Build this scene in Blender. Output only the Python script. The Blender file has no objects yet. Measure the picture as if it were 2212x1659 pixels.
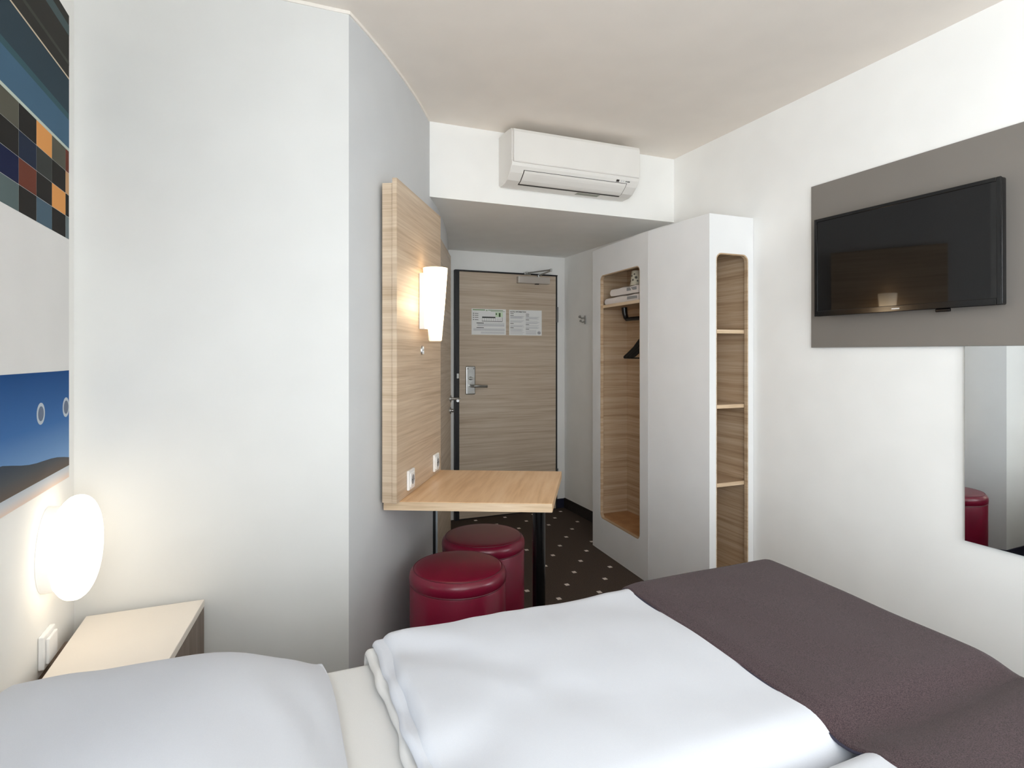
import bpy, bmesh, math, random
from mathutils import Vector, noise as mnoise
random.seed(7)
sc = bpy.context.scene
COL = sc.collection

# ------------------------------------------------------------------ camera, world, light, exposure
F_PX, YAW = 1250.0, math.radians(22.43)
cam = bpy.data.cameras.new('camera')
cam.sensor_width = 36.0
cam.lens = F_PX / 2212.0 * 36.0
cam.shift_y = -67.5 / 2212.0
cam.clip_start = 0.02
cam_o = bpy.data.objects.new('camera', cam)
COL.objects.link(cam_o)
cam_o.location = (0, 0, 1.34)
cam_o.rotation_euler = (math.pi / 2, 0, -YAW)
sc.camera = cam_o

WORLD_COL, WORLD_STR = (0.87, 0.945, 1.0), 12.8
w = bpy.data.worlds.new('sky'); sc.world = w; w.use_nodes = True
bg = w.node_tree.nodes['Background']
bg.inputs[0].default_value = (*WORLD_COL, 1)
bg.inputs[1].default_value = WORLD_STR

# window behind the camera: opening in wall_window, daylight enters through it
WIN = (0.30, 0.95, 0.15, 2.42)      # x0 x1 z0 z1
FILL_WIN = (-2.05, -0.25, 0.35, 2.45)    # y0 y1 z0 z1 of an unseen left-wall opening, added to brighten the right wall
WY = -2.20
def portal(size, size_y, loc, rot):
    pl = bpy.data.lights.new('window_portal', 'AREA')
    pl.shape = 'RECTANGLE'; pl.size = size; pl.size_y = size_y
    pl.cycles.is_portal = True
    o = bpy.data.objects.new('window_portal', pl); COL.objects.link(o); o.location = loc; o.rotation_euler = rot
portal(WIN[1] - WIN[0], WIN[3] - WIN[2], ((WIN[0] + WIN[1]) / 2, WY - 0.10, (WIN[2] + WIN[3]) / 2), (math.pi / 2, 0, 0))
portal(FILL_WIN[1] - FILL_WIN[0], FILL_WIN[3] - FILL_WIN[2], (-.56 - .10, (FILL_WIN[0] + FILL_WIN[1]) / 2, (FILL_WIN[2] + FILL_WIN[3]) / 2), (math.pi / 2, 0, -math.pi / 2))  # portal for the added left-wall opening

vs = sc.view_settings
vs.view_transform = 'Standard'; vs.look = 'None'
vs.exposure = 0.0; vs.gamma = 1.0; vs.use_curve_mapping = False
sc.cycles.max_bounces = 9
sc.cycles.diffuse_bounces = 7
sc.cycles.adaptive_threshold = 0.02
sc.cycles.glossy_bounces = 4
sc.cycles.caustics_reflective = False
sc.cycles.caustics_refractive = False
sc.cycles.sample_clamp_indirect = 8.0

# ------------------------------------------------------------------ materials
def lin(c):
    return tuple(((v / 255) / 12.92 if v / 255 <= 0.04045 else ((v / 255 + 0.055) / 1.055) ** 2.4) for v in c)

def newmat(name):
    m = bpy.data.materials.new(name); m.use_nodes = True
    return m, m.node_tree.nodes, m.node_tree.links, m.node_tree.nodes['Principled BSDF']

def plain(name, rgb, rough=0.6, metal=0.0, bump=0.0, bscale=200.0, spec=0.5, vary=0.0, vscale=6.0, coat=0.0):
    m, N, L, b = newmat(name)
    c = lin(rgb)
    b.inputs['Base Color'].default_value = (*c, 1)
    b.inputs['Roughness'].default_value = rough
    b.inputs['Metallic'].default_value = metal
    b.inputs['Specular IOR Level'].default_value = spec
    if coat: b.inputs['Coat Weight'].default_value = coat
    tc = N.new('ShaderNodeTexCoord')
    nz = N.new('ShaderNodeTexNoise'); nz.inputs['Scale'].default_value = vscale; nz.inputs['Detail'].default_value = 1
    L.new(tc.outputs['Object'], nz.inputs['Vector'])
    r = N.new('ShaderNodeValToRGB')
    v = vary if vary else 0.015
    r.color_ramp.elements[0].position = 0.3; r.color_ramp.elements[1].position = 0.7
    r.color_ramp.elements[0].color = (*[max(0, k * (1 - v)) for k in c], 1)
    r.color_ramp.elements[1].color = (*[min(1, k * (1 + v)) for k in c], 1)
    L.new(nz.outputs['Fac'], r.inputs['Fac']); L.new(r.outputs['Color'], b.inputs['Base Color'])
    if bump:
        n2 = N.new('ShaderNodeTexNoise'); n2.inputs['Scale'].default_value = bscale; n2.inputs['Detail'].default_value = 3
        L.new(tc.outputs['Object'], n2.inputs['Vector'])
        bp = N.new('ShaderNodeBump'); bp.inputs['Strength'].default_value = bump; bp.inputs['Distance'].default_value = 0.002
        L.new(n2.outputs['Fac'], bp.inputs['Height']); L.new(bp.outputs['Normal'], b.inputs['Normal'])
    return m

def wood(name, dark, mid, light, scale=(.9, .9, 40), rot=0.0, rough=0.42, fine=4.0):
    m, N, L, b = newmat(name)
    tc = N.new('ShaderNodeTexCoord')
    mp0 = N.new('ShaderNodeMapping'); mp0.inputs['Rotation'].default_value = (0, 0, rot)
    L.new(tc.outputs['Object'], mp0.inputs['Vector'])
    mp = N.new('ShaderNodeMapping'); mp.inputs['Scale'].default_value = scale
    L.new(mp0.outputs['Vector'], mp.inputs['Vector'])
    n1 = N.new('ShaderNodeTexNoise'); n1.inputs['Scale'].default_value = 1.0; n1.inputs['Detail'].default_value = 3
    n1.inputs['Distortion'].default_value = 0.35
    L.new(mp.outputs['Vector'], n1.inputs['Vector'])
    mp2 = N.new('ShaderNodeMapping'); mp2.inputs['Scale'].default_value = tuple(s * fine for s in scale)
    L.new(mp0.outputs['Vector'], mp2.inputs['Vector'])
    n2 = N.new('ShaderNodeTexNoise'); n2.inputs['Scale'].default_value = 1.0; n2.inputs['Detail'].default_value = 4
    n2.inputs['Distortion'].default_value = 0.2
    L.new(mp2.outputs['Vector'], n2.inputs['Vector'])
    mx = N.new('ShaderNodeMix'); mx.data_type = 'FLOAT'; mx.inputs[0].default_value = 0.45
    L.new(n1.outputs['Fac'], mx.inputs[2]); L.new(n2.outputs['Fac'], mx.inputs[3])
    r = N.new('ShaderNodeValToRGB')
    e = r.color_ramp.elements
    e[0].position = 0.34; e[0].color = (*lin(dark), 1)
    e[1].position = 0.66; e[1].color = (*lin(light), 1)
    q = e.new(0.5); q.color = (*lin(mid), 1)
    L.new(mx.outputs[0], r.inputs['Fac']); L.new(r.outputs['Color'], b.inputs['Base Color'])
    b.inputs['Roughness'].default_value = rough
    b.inputs['Specular IOR Level'].default_value = 0.35
    return m

def emis(name, rgb, strength, rough=0.3, base=(255, 250, 240)):
    m, N, L, b = newmat(name)
    b.inputs['Base Color'].default_value = (*lin(base), 1)
    b.inputs['Roughness'].default_value = rough
    b.inputs['Emission Color'].default_value = (*lin(rgb), 1)
    b.inputs['Emission Strength'].default_value = strength
    return m

def lit_glass(name, rgb, stops, z0, z1):
    """opal glass lit by a bulb inside: emission strength by height over the lamp"""
    m, N, L, b = newmat(name)
    tc = N.new('ShaderNodeTexCoord'); sx = N.new('ShaderNodeSeparateXYZ'); L.new(tc.outputs['Object'], sx.inputs[0])
    mr = N.new('ShaderNodeMapRange'); mr.inputs['From Min'].default_value = z0; mr.inputs['From Max'].default_value = z1
    L.new(sx.outputs[2], mr.inputs['Value'])
    fc = N.new('ShaderNodeFloatCurve'); cv = fc.mapping.curves[0]
    top = max(v for _, v in stops)
    for i, (p, v) in enumerate(stops):
        if i < 2: cv.points[i].location = (p, v / top)
        else: cv.points.new(p, v / top)
    fc.mapping.update()
    L.new(mr.outputs[0], fc.inputs['Value'])
    mu = N.new('ShaderNodeMath'); mu.operation = 'MULTIPLY'; mu.inputs[1].default_value = top
    L.new(fc.outputs[0], mu.inputs[0]); L.new(mu.outputs[0], b.inputs['Emission Strength'])
    b.inputs['Base Color'].default_value = (*lin((250, 246, 238)), 1); b.inputs['Roughness'].default_value = 0.3
    b.inputs['Emission Color'].default_value = (*lin(rgb), 1)
    return m

def fabric(name, c0, c1, scale, rough=0.9, bump=0.3, stretch=(1, 1, 1), sheen=0.0):
    m, N, L, b = newmat(name)
    tc = N.new('ShaderNodeTexCoord')
    mp = N.new('ShaderNodeMapping'); mp.inputs['Scale'].default_value = stretch
    L.new(tc.outputs['Object'], mp.inputs['Vector'])
    n = N.new('ShaderNodeTexNoise'); n.inputs['Scale'].default_value = scale; n.inputs['Detail'].default_value = 5
    n.inputs['Roughness'].default_value = 0.7
    L.new(mp.outputs['Vector'], n.inputs['Vector'])
    r = N.new('ShaderNodeValToRGB'); e = r.color_ramp.elements
    e[0].position = 0.36; e[0].color = (*lin(c0), 1); e[1].position = 0.66; e[1].color = (*lin(c1), 1)
    L.new(n.outputs['Fac'], r.inputs['Fac']); L.new(r.outputs['Color'], b.inputs['Base Color'])
    bp = N.new('ShaderNodeBump'); bp.inputs['Strength'].default_value = bump; bp.inputs['Distance'].default_value = 0.002
    L.new(n.outputs['Fac'], bp.inputs['Height']); L.new(bp.outputs['Normal'], b.inputs['Normal'])
    b.inputs['Roughness'].default_value = rough
    b.inputs['Specular IOR Level'].default_value = 0.2
    if sheen: b.inputs['Sheen Weight'].default_value = sheen
    return m

def carpet_mat():
    m, N, L, b = newmat('carpet_speckled_brown')
    tc = N.new('ShaderNodeTexCoord')
    mp = N.new('ShaderNodeMapping'); mp.vector_type = 'TEXTURE'
    mp.inputs['Location'].default_value = (2.243, 4.36, 0); mp.inputs['Rotation'].default_value = (0, 0, math.radians(-2.07))
    L.new(tc.outputs['Object'], mp.inputs['Vector'])
    sx = N.new('ShaderNodeSeparateXYZ'); L.new(mp.outputs['Vector'], sx.inputs[0])
    def math_(op, a, bb=None):
        n = N.new('ShaderNodeMath'); n.operation = op
        for i, v in enumerate((a, bb)):
            if v is None: continue
            if isinstance(v, (int, float)): n.inputs[i].default_value = v
            else: L.new(v, n.inputs[i])
        return n.outputs[0]
    def cell(out, period, shift):
        f = math_('ADD', math_('DIVIDE', out, period), shift + 0.5 + 200)
        f = math_('FRACT', f)
        return math_('MULTIPLY', math_('ABSOLUTE', math_('SUBTRACT', f, 0.5)), period)
    masks = []
    for sh in (0.0, 0.5):
        ax = math_('LESS_THAN', cell(sx.outputs[0], 0.249, sh), 0.0125)
        ay = math_('LESS_THAN', cell(sx.outputs[1], 0.314, sh), 0.0145)
        masks.append(math_('MULTIPLY', ax, ay))
    dots = math_('MAXIMUM', masks[0], masks[1])
    n = N.new('ShaderNodeTexNoise'); n.inputs['Scale'].default_value = 260; n.inputs['Detail'].default_value = 4; n.inputs['Roughness'].default_value = 0.8
    L.new(tc.outputs['Object'], n.inputs['Vector'])
    r = N.new('ShaderNodeValToRGB'); e = r.color_ramp.elements
    e[0].position = 0.35; e[0].color = (*lin((46, 40, 37)), 1); e[1].position = 0.68; e[1].color = (*lin((104, 90, 80)), 1)
    L.new(n.outputs['Fac'], r.inputs['Fac'])
    mx = N.new('ShaderNodeMix'); mx.data_type = 'RGBA'
    L.new(dots, mx.inputs[0]); L.new(r.outputs['Color'], mx.inputs[6]); mx.inputs[7].default_value = (*lin((225, 215, 205)), 1)
    L.new(mx.outputs[2], b.inputs['Base Color'])
    bp = N.new('ShaderNodeBump'); bp.inputs['Strength'].default_value = 0.5; bp.inputs['Distance'].default_value = 0.003
    L.new(n.outputs['Fac'], bp.inputs['Height']); L.new(bp.outputs['Normal'], b.inputs['Normal'])
    b.inputs['Roughness'].default_value = 0.95; b.inputs['Specular IOR Level'].default_value = 0.1
    return m

def band_mat(name, stops, z0, z1):
    """printed vertical colour run between two heights (the picture's own sky)"""
    m, N, L, b = newmat(name)
    tc = N.new('ShaderNodeTexCoord'); sx = N.new('ShaderNodeSeparateXYZ'); L.new(tc.outputs['Object'], sx.inputs[0])
    mr = N.new('ShaderNodeMapRange'); mr.inputs['From Min'].default_value = z0; mr.inputs['From Max'].default_value = z1
    L.new(sx.outputs[2], mr.inputs['Value'])
    r = N.new('ShaderNodeValToRGB'); e = r.color_ramp.elements
    e[0].position, e[0].color = stops[0][0], (*lin(stops[0][1]), 1)
    e[1].position, e[1].color = stops[-1][0], (*lin(stops[-1][1]), 1)
    for p, c in stops[1:-1]:
        q = e.new(p); q.color = (*lin(c), 1)
    L.new(mr.outputs[0], r.inputs['Fac']); L.new(r.outputs['Color'], b.inputs['Base Color'])
    b.inputs['Roughness'].default_value = 0.8; b.inputs['Specular IOR Level'].default_value = 0.08
    return m

M = {}
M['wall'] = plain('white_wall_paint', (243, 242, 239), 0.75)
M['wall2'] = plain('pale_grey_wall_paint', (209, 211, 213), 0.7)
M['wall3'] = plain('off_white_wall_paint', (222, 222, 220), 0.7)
M['ceiling'] = plain('ceiling_paint', (241, 233, 224), 0.85)
M['carpet'] = carpet_mat()
M['skirting'] = plain('navy_skirting', (34, 36, 56), 0.6, bump=0.1)
M['carpet_skirt'] = fabric('carpet_skirting', (30, 26, 26), (66, 58, 54), 260, 0.95)
OAK = ((180, 156, 129), (202, 180, 155), (215, 196, 172))
M['oak'] = wood('oak_horizontal', *OAK)
M['oak_door'] = wood('oak_door', (174, 155, 134), (194, 177, 157), (207, 193, 176), (.9, .9, 42))
M['oak_table'] = wood('oak_table', (212, 170, 124), (229, 191, 148), (238, 205, 167), (1.2, 14, 14), rot=-math.radians(59.6), rough=0.32)
M['oak_edge'] = wood('oak_edge', (196, 168, 136), (216, 190, 158), (228, 206, 178), (2, 2, 40))
M['oak_in'] = wood('oak_interior', (164, 136, 107), (188, 161, 131), (202, 179, 152), (.9, .9, 42))
M['oak_rim'] = wood('oak_rim', (150, 108, 70), (176, 130, 88), (192, 148, 106), (3, 3, 12))
M['grey_wood'] = wood('grey_brown_wood', (84, 68, 56), (108, 90, 76), (128, 110, 96), (14, 14, 1.2))
M['laminate'] = plain('white_laminate', (236, 236, 236), 0.38)
M['cream_top'] = plain('cream_laminate', (238, 229, 218), 0.4)
M['ac'] = plain('ac_plastic', (232, 229, 224), 0.35)
M['ac_dark'] = plain('dark_slot', (52, 46, 42), 0.6)
M['black'] = plain('black_lacquer', (8, 8, 9), 0.18)
M['black_plastic'] = plain('black_plastic', (10, 10, 11), 0.3)
M['frame_dark'] = plain('dark_door_frame', (20, 20, 24), 0.5)
M['chrome'] = plain('brushed_steel', (178, 178, 176), 0.28, metal=1.0)
M['alu'] = plain('silver_paint', (196, 188, 180), 0.4, metal=0.35)
M['hinge'] = plain('steel_hinge', (120, 120, 122), 0.4, metal=0.8)
M['leather'] = plain('burgundy_leather', (120, 14, 46), 0.32, bump=0.12, bscale=420, vary=0.10, vscale=5, coat=0.15)
M['leather_seam'] = plain('burgundy_leather_seam', (92, 14, 34), 0.45)
M['linen'] = fabric('white_linen', (206, 209, 216), (209, 212, 219), 500, 0.85, 0.08)
M['linen2'] = fabric('ivory_linen', (218, 217, 215), (221, 220, 218), 500, 0.85, 0.08)
M['runner'] = fabric('plum_brown_weave', (40, 29, 32), (92, 74, 77), 520, 0.92, 0.5, sheen=0.1)
M['runner_edge'] = plain('navy_hem', (48, 46, 62), 0.9)
M['towel'] = fabric('white_terry', (226, 216, 210), (240, 233, 228), 300, 0.95, 0.5)
M['towel_stripe'] = plain('grey_towel_print', (150, 150, 150), 0.95)
M['paper'] = plain('white_paper', (232, 232, 230), 0.7)
M['ink_grey'] = plain('grey_print', (186, 186, 190), 0.8)
M['ink_light'] = plain('light_grey_print', (206, 206, 210), 0.8)
M['ink_dark'] = plain('dark_print', (86, 88, 84), 0.8)
M['ink_green'] = plain('green_print', (140, 166, 128), 0.8)
M['ink_pale_green'] = plain('pale_green_print', (206, 226, 196), 0.8)
M['ink_dgreen'] = plain('dark_green_print', (66, 84, 56), 0.8)
M['tv_board'] = plain('taupe_board', (124, 118, 112), 0.42, spec=0.4)
M['tv_black'] = plain('tv_gloss_black', (9, 9, 10), 0.12)
M['tv_screen'] = plain('tv_screen_glass', (6, 5, 5), 0.03, spec=.55)
M['logo'] = plain('silver_lettering', (220, 215, 210), 0.4)
m_, N_, L_, b_ = newmat('mirror_silver')
b_.inputs['Base Color'].default_value = (0.86, 0.88, 0.88, 1); b_.inputs['Metallic'].default_value = 1; b_.inputs['Roughness'].default_value = 0.01
M['mirror'] = m_
M['mirror_edge'] = plain('mirror_edge', (190, 198, 196), 0.3)
M['glass_lamp'] = emis('lit_opal_glass_bedside', (255, 240, 216), 2.4)
M['glass_sconce'] = lit_glass('lit_opal_glass_sconce', (255, 222, 178), [(0, .8), (1, 1.6), (.2, 2.2), (.36, 8), (.5, 14), (.64, 10), (.8, 5)], 0, .33)
M['white_plastic'] = plain('white_plastic', (240, 240, 240), 0.3)
M['cup'] = plain('cream_paper_cup', (226, 218, 196), 0.7)
M['cup_print'] = plain('cup_print', (110, 104, 92), 0.7)
M['sticker'] = plain('grey_green_label', (150, 152, 140), 0.6)
M['panel_white'] = plain('print_white', (224, 222, 220), 0.5)

# ------------------------------------------------------------------ mesh helpers
ORG = {}

class MB:
    def __init__(s):
        s.v, s.f, s.mi = [], [], []
    def add(s, vs, fs, mi=0):
        o = len(s.v); s.v += [tuple(v) for v in vs]
        for f in fs:
            s.f.append(tuple(i + o for i in f)); s.mi.append(mi)
        return s
    def box(s, a, b, mi=0):
        x0, y0, z0 = (min(a[i], b[i]) for i in range(3)); x1, y1, z1 = (max(a[i], b[i]) for i in range(3))
        v = [(x0, y0, z0), (x1, y0, z0), (x1, y1, z0), (x0, y1, z0), (x0, y0, z1), (x1, y0, z1), (x1, y1, z1), (x0, y1, z1)]
        return s.add(v, [(0, 3, 2, 1), (4, 5, 6, 7), (0, 1, 5, 4), (1, 2, 6, 5), (2, 3, 7, 6), (3, 0, 4, 7)], mi)
    def obox(s, fr, e, n, z, mi=0):
        """box in a wall frame: e, n, z ranges"""
        P = []
        for zz in z:
            for (a, b) in ((e[0], n[1]), (e[1], n[1]), (e[1], n[0]), (e[0], n[0])):
                P.append(fr(a, b, zz))
        return s.add(P, [(0, 3, 2, 1), (4, 5, 6, 7), (0, 1, 5, 4), (1, 2, 6, 5), (2, 3, 7, 6), (3, 0, 4, 7)], mi)
    def prism(s, poly, z0, z1, mi=0):
        n = len(poly)
        v = [(x, y, z0) for x, y in poly] + [(x, y, z1) for x, y in poly]
        f = [tuple(range(n - 1, -1, -1)), tuple(range(n, 2 * n))] + [(i, (i + 1) % n, n + (i + 1) % n, n + i) for i in range(n)]
        return s.add(v, f, mi)
    def extrude(s, prof, axis_pt, d):
        """closed profile of 3-D points swept along vector d"""
        n = len(prof)
        v = [Vector(p) for p in prof] + [Vector(p) + Vector(d) for p in prof]
        f = [tuple(range(n - 1, -1, -1)), tuple(range(n, 2 * n))] + [(i, (i + 1) % n, n + (i + 1) % n, n + i) for i in range(n)]
        return s.add(v, f)
    def lathe(s, c, prof, n=48, axis=(0, 0, 1), mi=0):
        ax = Vector(axis).normalized()
        t = Vector((1, 0, 0)) if abs(ax.x) < 0.9 else Vector((0, 1, 0))
        u = ax.cross(t).normalized(); w_ = ax.cross(u)
        c = Vector(c); P = []; Fc = []
        k = len(prof)
        for i in range(n):
            a = 2 * math.pi * i / n
            for r, h in prof:
                P.append(c + ax * h + (u * math.cos(a) + w_ * math.sin(a)) * max(r, 1e-5))
        for i in range(n):
            for j in range(k - 1):
                a0, a1 = i * k + j, i * k + j + 1; b0, b1 = ((i + 1) % n) * k + j, ((i + 1) % n) * k + j + 1
                Fc.append((a0, b0, b1, a1))
        Fc.append(tuple(i * k for i in range(n - 1, -1, -1))); Fc.append(tuple(i * k + k - 1 for i in range(n)))
        return s.add(P, Fc, mi)
    def tube(s, pts, r, n=12, mi=0):
        pts = [Vector(p) for p in pts]; rr = r if isinstance(r, (list, tuple)) else [r] * len(pts)
        P = []; Fc = []; up = None
        for i, p in enumerate(pts):
            d = (pts[min(i + 1, len(pts) - 1)] - pts[max(i - 1, 0)]).normalized()
            if up is None:
                t = Vector((0, 0, 1)) if abs(d.z) < 0.9 else Vector((1, 0, 0))
                up = d.cross(t).normalized()
            up = (up - d * up.dot(d)).normalized(); q = d.cross(up)
            for j in range(n):
                a = 2 * math.pi * j / n
                P.append(p + (up * math.cos(a) + q * math.sin(a)) * rr[i])
        for i in range(len(pts) - 1):
            for j in range(n):
                Fc.append((i * n + j, i * n + (j + 1) % n, (i + 1) * n + (j + 1) % n, (i + 1) * n + j))
        Fc.append(tuple(range(n - 1, -1, -1))); Fc.append(tuple((len(pts) - 1) * n + j for j in range(n)))
        return s.add(P, Fc, mi)
    def build(s, name, mat, parent=None, smooth=False, bevel=0.0, seg=2, kind=None, base=None):
        me = bpy.data.meshes.new(name)
        if parent is not None: org = ORG[parent]
        elif base is not None: org = Vector(base)
        else:
            xs = [v[0] for v in s.v]; ys = [v[1] for v in s.v]; zs = [v[2] for v in s.v]
            org = Vector(((min(xs) + max(xs)) / 2, (min(ys) + max(ys)) / 2, min(zs)))
        me.from_pydata([tuple(Vector(v) - org) for v in s.v], [], s.f)
        mats = mat if isinstance(mat, (list, tuple)) else [mat]
        for q in mats: me.materials.append(q)
        for p, i in zip(me.polygons, s.mi): p.material_index = i
        bm = bmesh.new(); bm.from_mesh(me); bmesh.ops.recalc_face_normals(bm, faces=bm.faces); bm.to_mesh(me); bm.free()
        o = bpy.data.objects.new(name, me); COL.objects.link(o)
        if parent is not None: o.parent = parent
        else: o.location = org
        ORG[o] = org
        if smooth:
            for p in me.polygons: p.use_smooth = True
            md = None
            try:
                me.set_sharp_from_angle(angle=math.radians(40))
            except Exception: pass
        if bevel:
            b = o.modifiers.new('bevel', 'BEVEL'); b.width = bevel; b.segments = seg; b.limit_method = 'ANGLE'; b.angle_limit = math.radians(40)
            b.harden_normals = False
        if kind: o['kind'] = kind
        return o

def tag(o, label, cat, group=None):
    o['label'] = label; o['category'] = cat
    if group: o['group'] = group
    return o

def thing(name, label, cat, loc, group=None):
    o = bpy.data.objects.new(name, None); COL.objects.link(o); o.location = loc; o.empty_display_size = 0.1
    ORG[o] = Vector(loc)
    return tag(o, label, cat, group)

def sthing(name, loc):
    o = bpy.data.objects.new(name, None); COL.objects.link(o); o.location = loc; o.empty_display_size = 0.1
    ORG[o] = Vector(loc); o['kind'] = 'structure'
    return o

def copy_tree(o, parent=None, delta=(0, 0, 0)):
    c = o.copy(); COL.objects.link(c)
    if parent is not None: c.parent = parent
    else: c.location = Vector(o.location) + Vector(delta)
    for ch in list(o.children): copy_tree(ch, c)
    return c

def frame(p, q):
    """vertical wall frame through plan points p to q; n points to the right of p->q"""
    d = Vector((q[0] - p[0], q[1] - p[1])); ln = d.length; d.normalize(); n = Vector((d.y, -d.x))
    def fr(e, k, z): return Vector((p[0] + d.x * e + n.x * k, p[1] + d.y * e + n.y * k, z))
    return fr, ln

# ------------------------------------------------------------------ setting
XL, XR, YF, HC, HB, YB = -0.56, 2.337, 4.467, 2.56, 2.163, 2.985
YW = 2.134
def cx(y):      # plan of the curved bathroom wall
    t = y - 2.13
    return 0.02672646 * t**3 - 0.18990451 * t**2 + 0.74601333 * t + 0.24685613

MB().box((XL - .15, WY - .2, -.12), (XR + .15, YF + .15, 0)).build('floor', M['carpet'], base=(0, 0, 0), kind='structure')
MB().box((XL - .15, WY - .2, HC), (XR + .15, YF + .15, HC + .12)).build('ceiling', M['ceiling'], kind='structure')
mb = MB()
for a, b in (((WY - .12, 0), (FILL_WIN[0], HC)), ((FILL_WIN[1], 0), (YW + .1, HC)), ((FILL_WIN[0], 0), (FILL_WIN[1], FILL_WIN[2])), ((FILL_WIN[0], FILL_WIN[3]), (FILL_WIN[1], HC))):
    mb.box((XL - .12, a[0], a[1]), (XL, b[0], b[1]))
mb.build('wall_left', M['wall'], kind='structure')
MB().box((XR, WY - .12, 0), (XR + .12, YF + .12, HC)).build('wall_right', M['wall'], kind='structure')
MB().box((XL, YF, 0), (XR, YF + .12, HC)).build('wall_far', M['wall'], kind='structure')
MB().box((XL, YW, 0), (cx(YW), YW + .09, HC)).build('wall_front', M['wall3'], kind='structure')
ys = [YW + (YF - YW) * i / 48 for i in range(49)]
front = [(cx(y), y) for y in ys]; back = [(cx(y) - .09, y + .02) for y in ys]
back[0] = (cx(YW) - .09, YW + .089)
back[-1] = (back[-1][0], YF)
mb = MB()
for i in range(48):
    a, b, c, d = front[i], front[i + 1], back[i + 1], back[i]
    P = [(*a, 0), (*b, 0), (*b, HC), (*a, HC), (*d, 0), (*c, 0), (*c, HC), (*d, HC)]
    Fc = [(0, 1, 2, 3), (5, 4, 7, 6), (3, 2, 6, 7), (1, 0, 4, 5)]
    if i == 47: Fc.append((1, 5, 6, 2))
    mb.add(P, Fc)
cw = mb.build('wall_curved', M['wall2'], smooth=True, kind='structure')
# dropped ceiling over the passage, its front face carries the air conditioner
poly = [(cx(YB) - .03, YB), (XR, YB), (XR, YF)] + [(cx(y) - .03, y) for y in reversed([YB + (YF - YB) * i / 20 for i in range(21)])][0:20]
MB().prism(poly, HB, HC).build('ceiling_bulkhead', M['wall'], kind='structure')
# thin pale ceiling joint along the bathroom walls
mb = MB()
pts = [(XL + .003, YW - .003)] + [(cx(y) + .004, y - .004) for y in ys if y < YB]
for a, b in zip(pts[:-1], pts[1:]):
    mb.add([(a[0], a[1], HC - .012), (b[0], b[1], HC - .012), (b[0], b[1], HC), (a[0], a[1], HC),
            (a[0] - .004, a[1] + .006, HC - .012), (b[0] - .004, b[1] + .006, HC - .012), (b[0] - .004, b[1] + .006, HC), (a[0] - .004, a[1] + .006, HC)],
           [(0, 1, 2, 3), (0, 4, 5, 1), (3, 2, 6, 7), (4, 7, 6, 5)])
mb.build('trim_1', plain('pale_joint', (240, 234, 226), 0.8), kind='structure')
# wall with the window, behind the camera
mb = MB()
for a, b in (((XL, 0), (WIN[0], HC)), ((WIN[1], 0), (XR, HC)), ((WIN[0], 0), (WIN[1], WIN[2])), ((WIN[0], WIN[3]), (WIN[1], HC))):
    mb.box((a[0], WY - .12, a[1]), (b[0], WY, b[1]))
mb.build('wall_window', M['wall'], kind='structure')
mb = MB()
xm = (WIN[0] + WIN[1]) / 2
for a, b in (((WIN[0], WIN[2]), (WIN[0] + .05, WIN[3])), ((WIN[1] - .05, WIN[2]), (WIN[1], WIN[3])), ((xm - .04, WIN[2]), (xm + .04, WIN[3])),
             ((WIN[0], WIN[2]), (WIN[1], WIN[2] + .05)), ((WIN[0], WIN[3] - .05), (WIN[1], WIN[3]))):
    mb.box((a[0], WY - .09, a[1]), (b[0], WY - .03, b[1]))
mb.build('window_1', M['laminate'], kind='structure', bevel=.004)

mb = MB()
ym = (FILL_WIN[0] + FILL_WIN[1]) / 2
for a, b in (((FILL_WIN[0], FILL_WIN[2]), (FILL_WIN[0] + .05, FILL_WIN[3])), ((FILL_WIN[1] - .05, FILL_WIN[2]), (FILL_WIN[1], FILL_WIN[3])), ((ym - .04, FILL_WIN[2]), (ym + .04, FILL_WIN[3])),
             ((FILL_WIN[0], FILL_WIN[2]), (FILL_WIN[1], FILL_WIN[2] + .05)), ((FILL_WIN[0], FILL_WIN[3] - .05), (FILL_WIN[1], FILL_WIN[3]))):
    mb.box((XL - .09, a[0], a[1]), (XL - .03, b[0], b[1]))
mb.build('fill_window', M['laminate'], kind='structure', bevel=.004)  # frame of the unseen window added for fill light from the left
MB().box((2.25, YF - .012, 0), (XR, YF, .08)).build('baseboard_far', M['skirting'], kind='structure', bevel=.002)
MB().box((XR - .012, 3.53, 0), (XR, YF - .012, .085)).build('baseboard_right', M['carpet_skirt'], kind='structure', bevel=.002)

mb = MB()
pts = [(XL + .002, YW - .010), (cx(YW) + .006, YW - .010)] + [(cx(y) + .010, y - .004) for y in ys[1:] if y < 3.04]
bk_ = [(XL + .002, YW - .0005), (cx(YW), YW - .0005)] + [(cx(y) + .0005, y) for y in ys[1:] if y < 3.04]
for k in range(len(pts) - 1):
    a, b, c, d = pts[k], pts[k + 1], bk_[k + 1], bk_[k]
    mb.add([(*a, 0), (*b, 0), (*b, .075), (*a, .075), (*c, .075), (*d, .075)], [(0, 1, 2, 3), (3, 2, 4, 5)])
mb.build('baseboard_front', M['skirting'], kind='structure')

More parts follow.
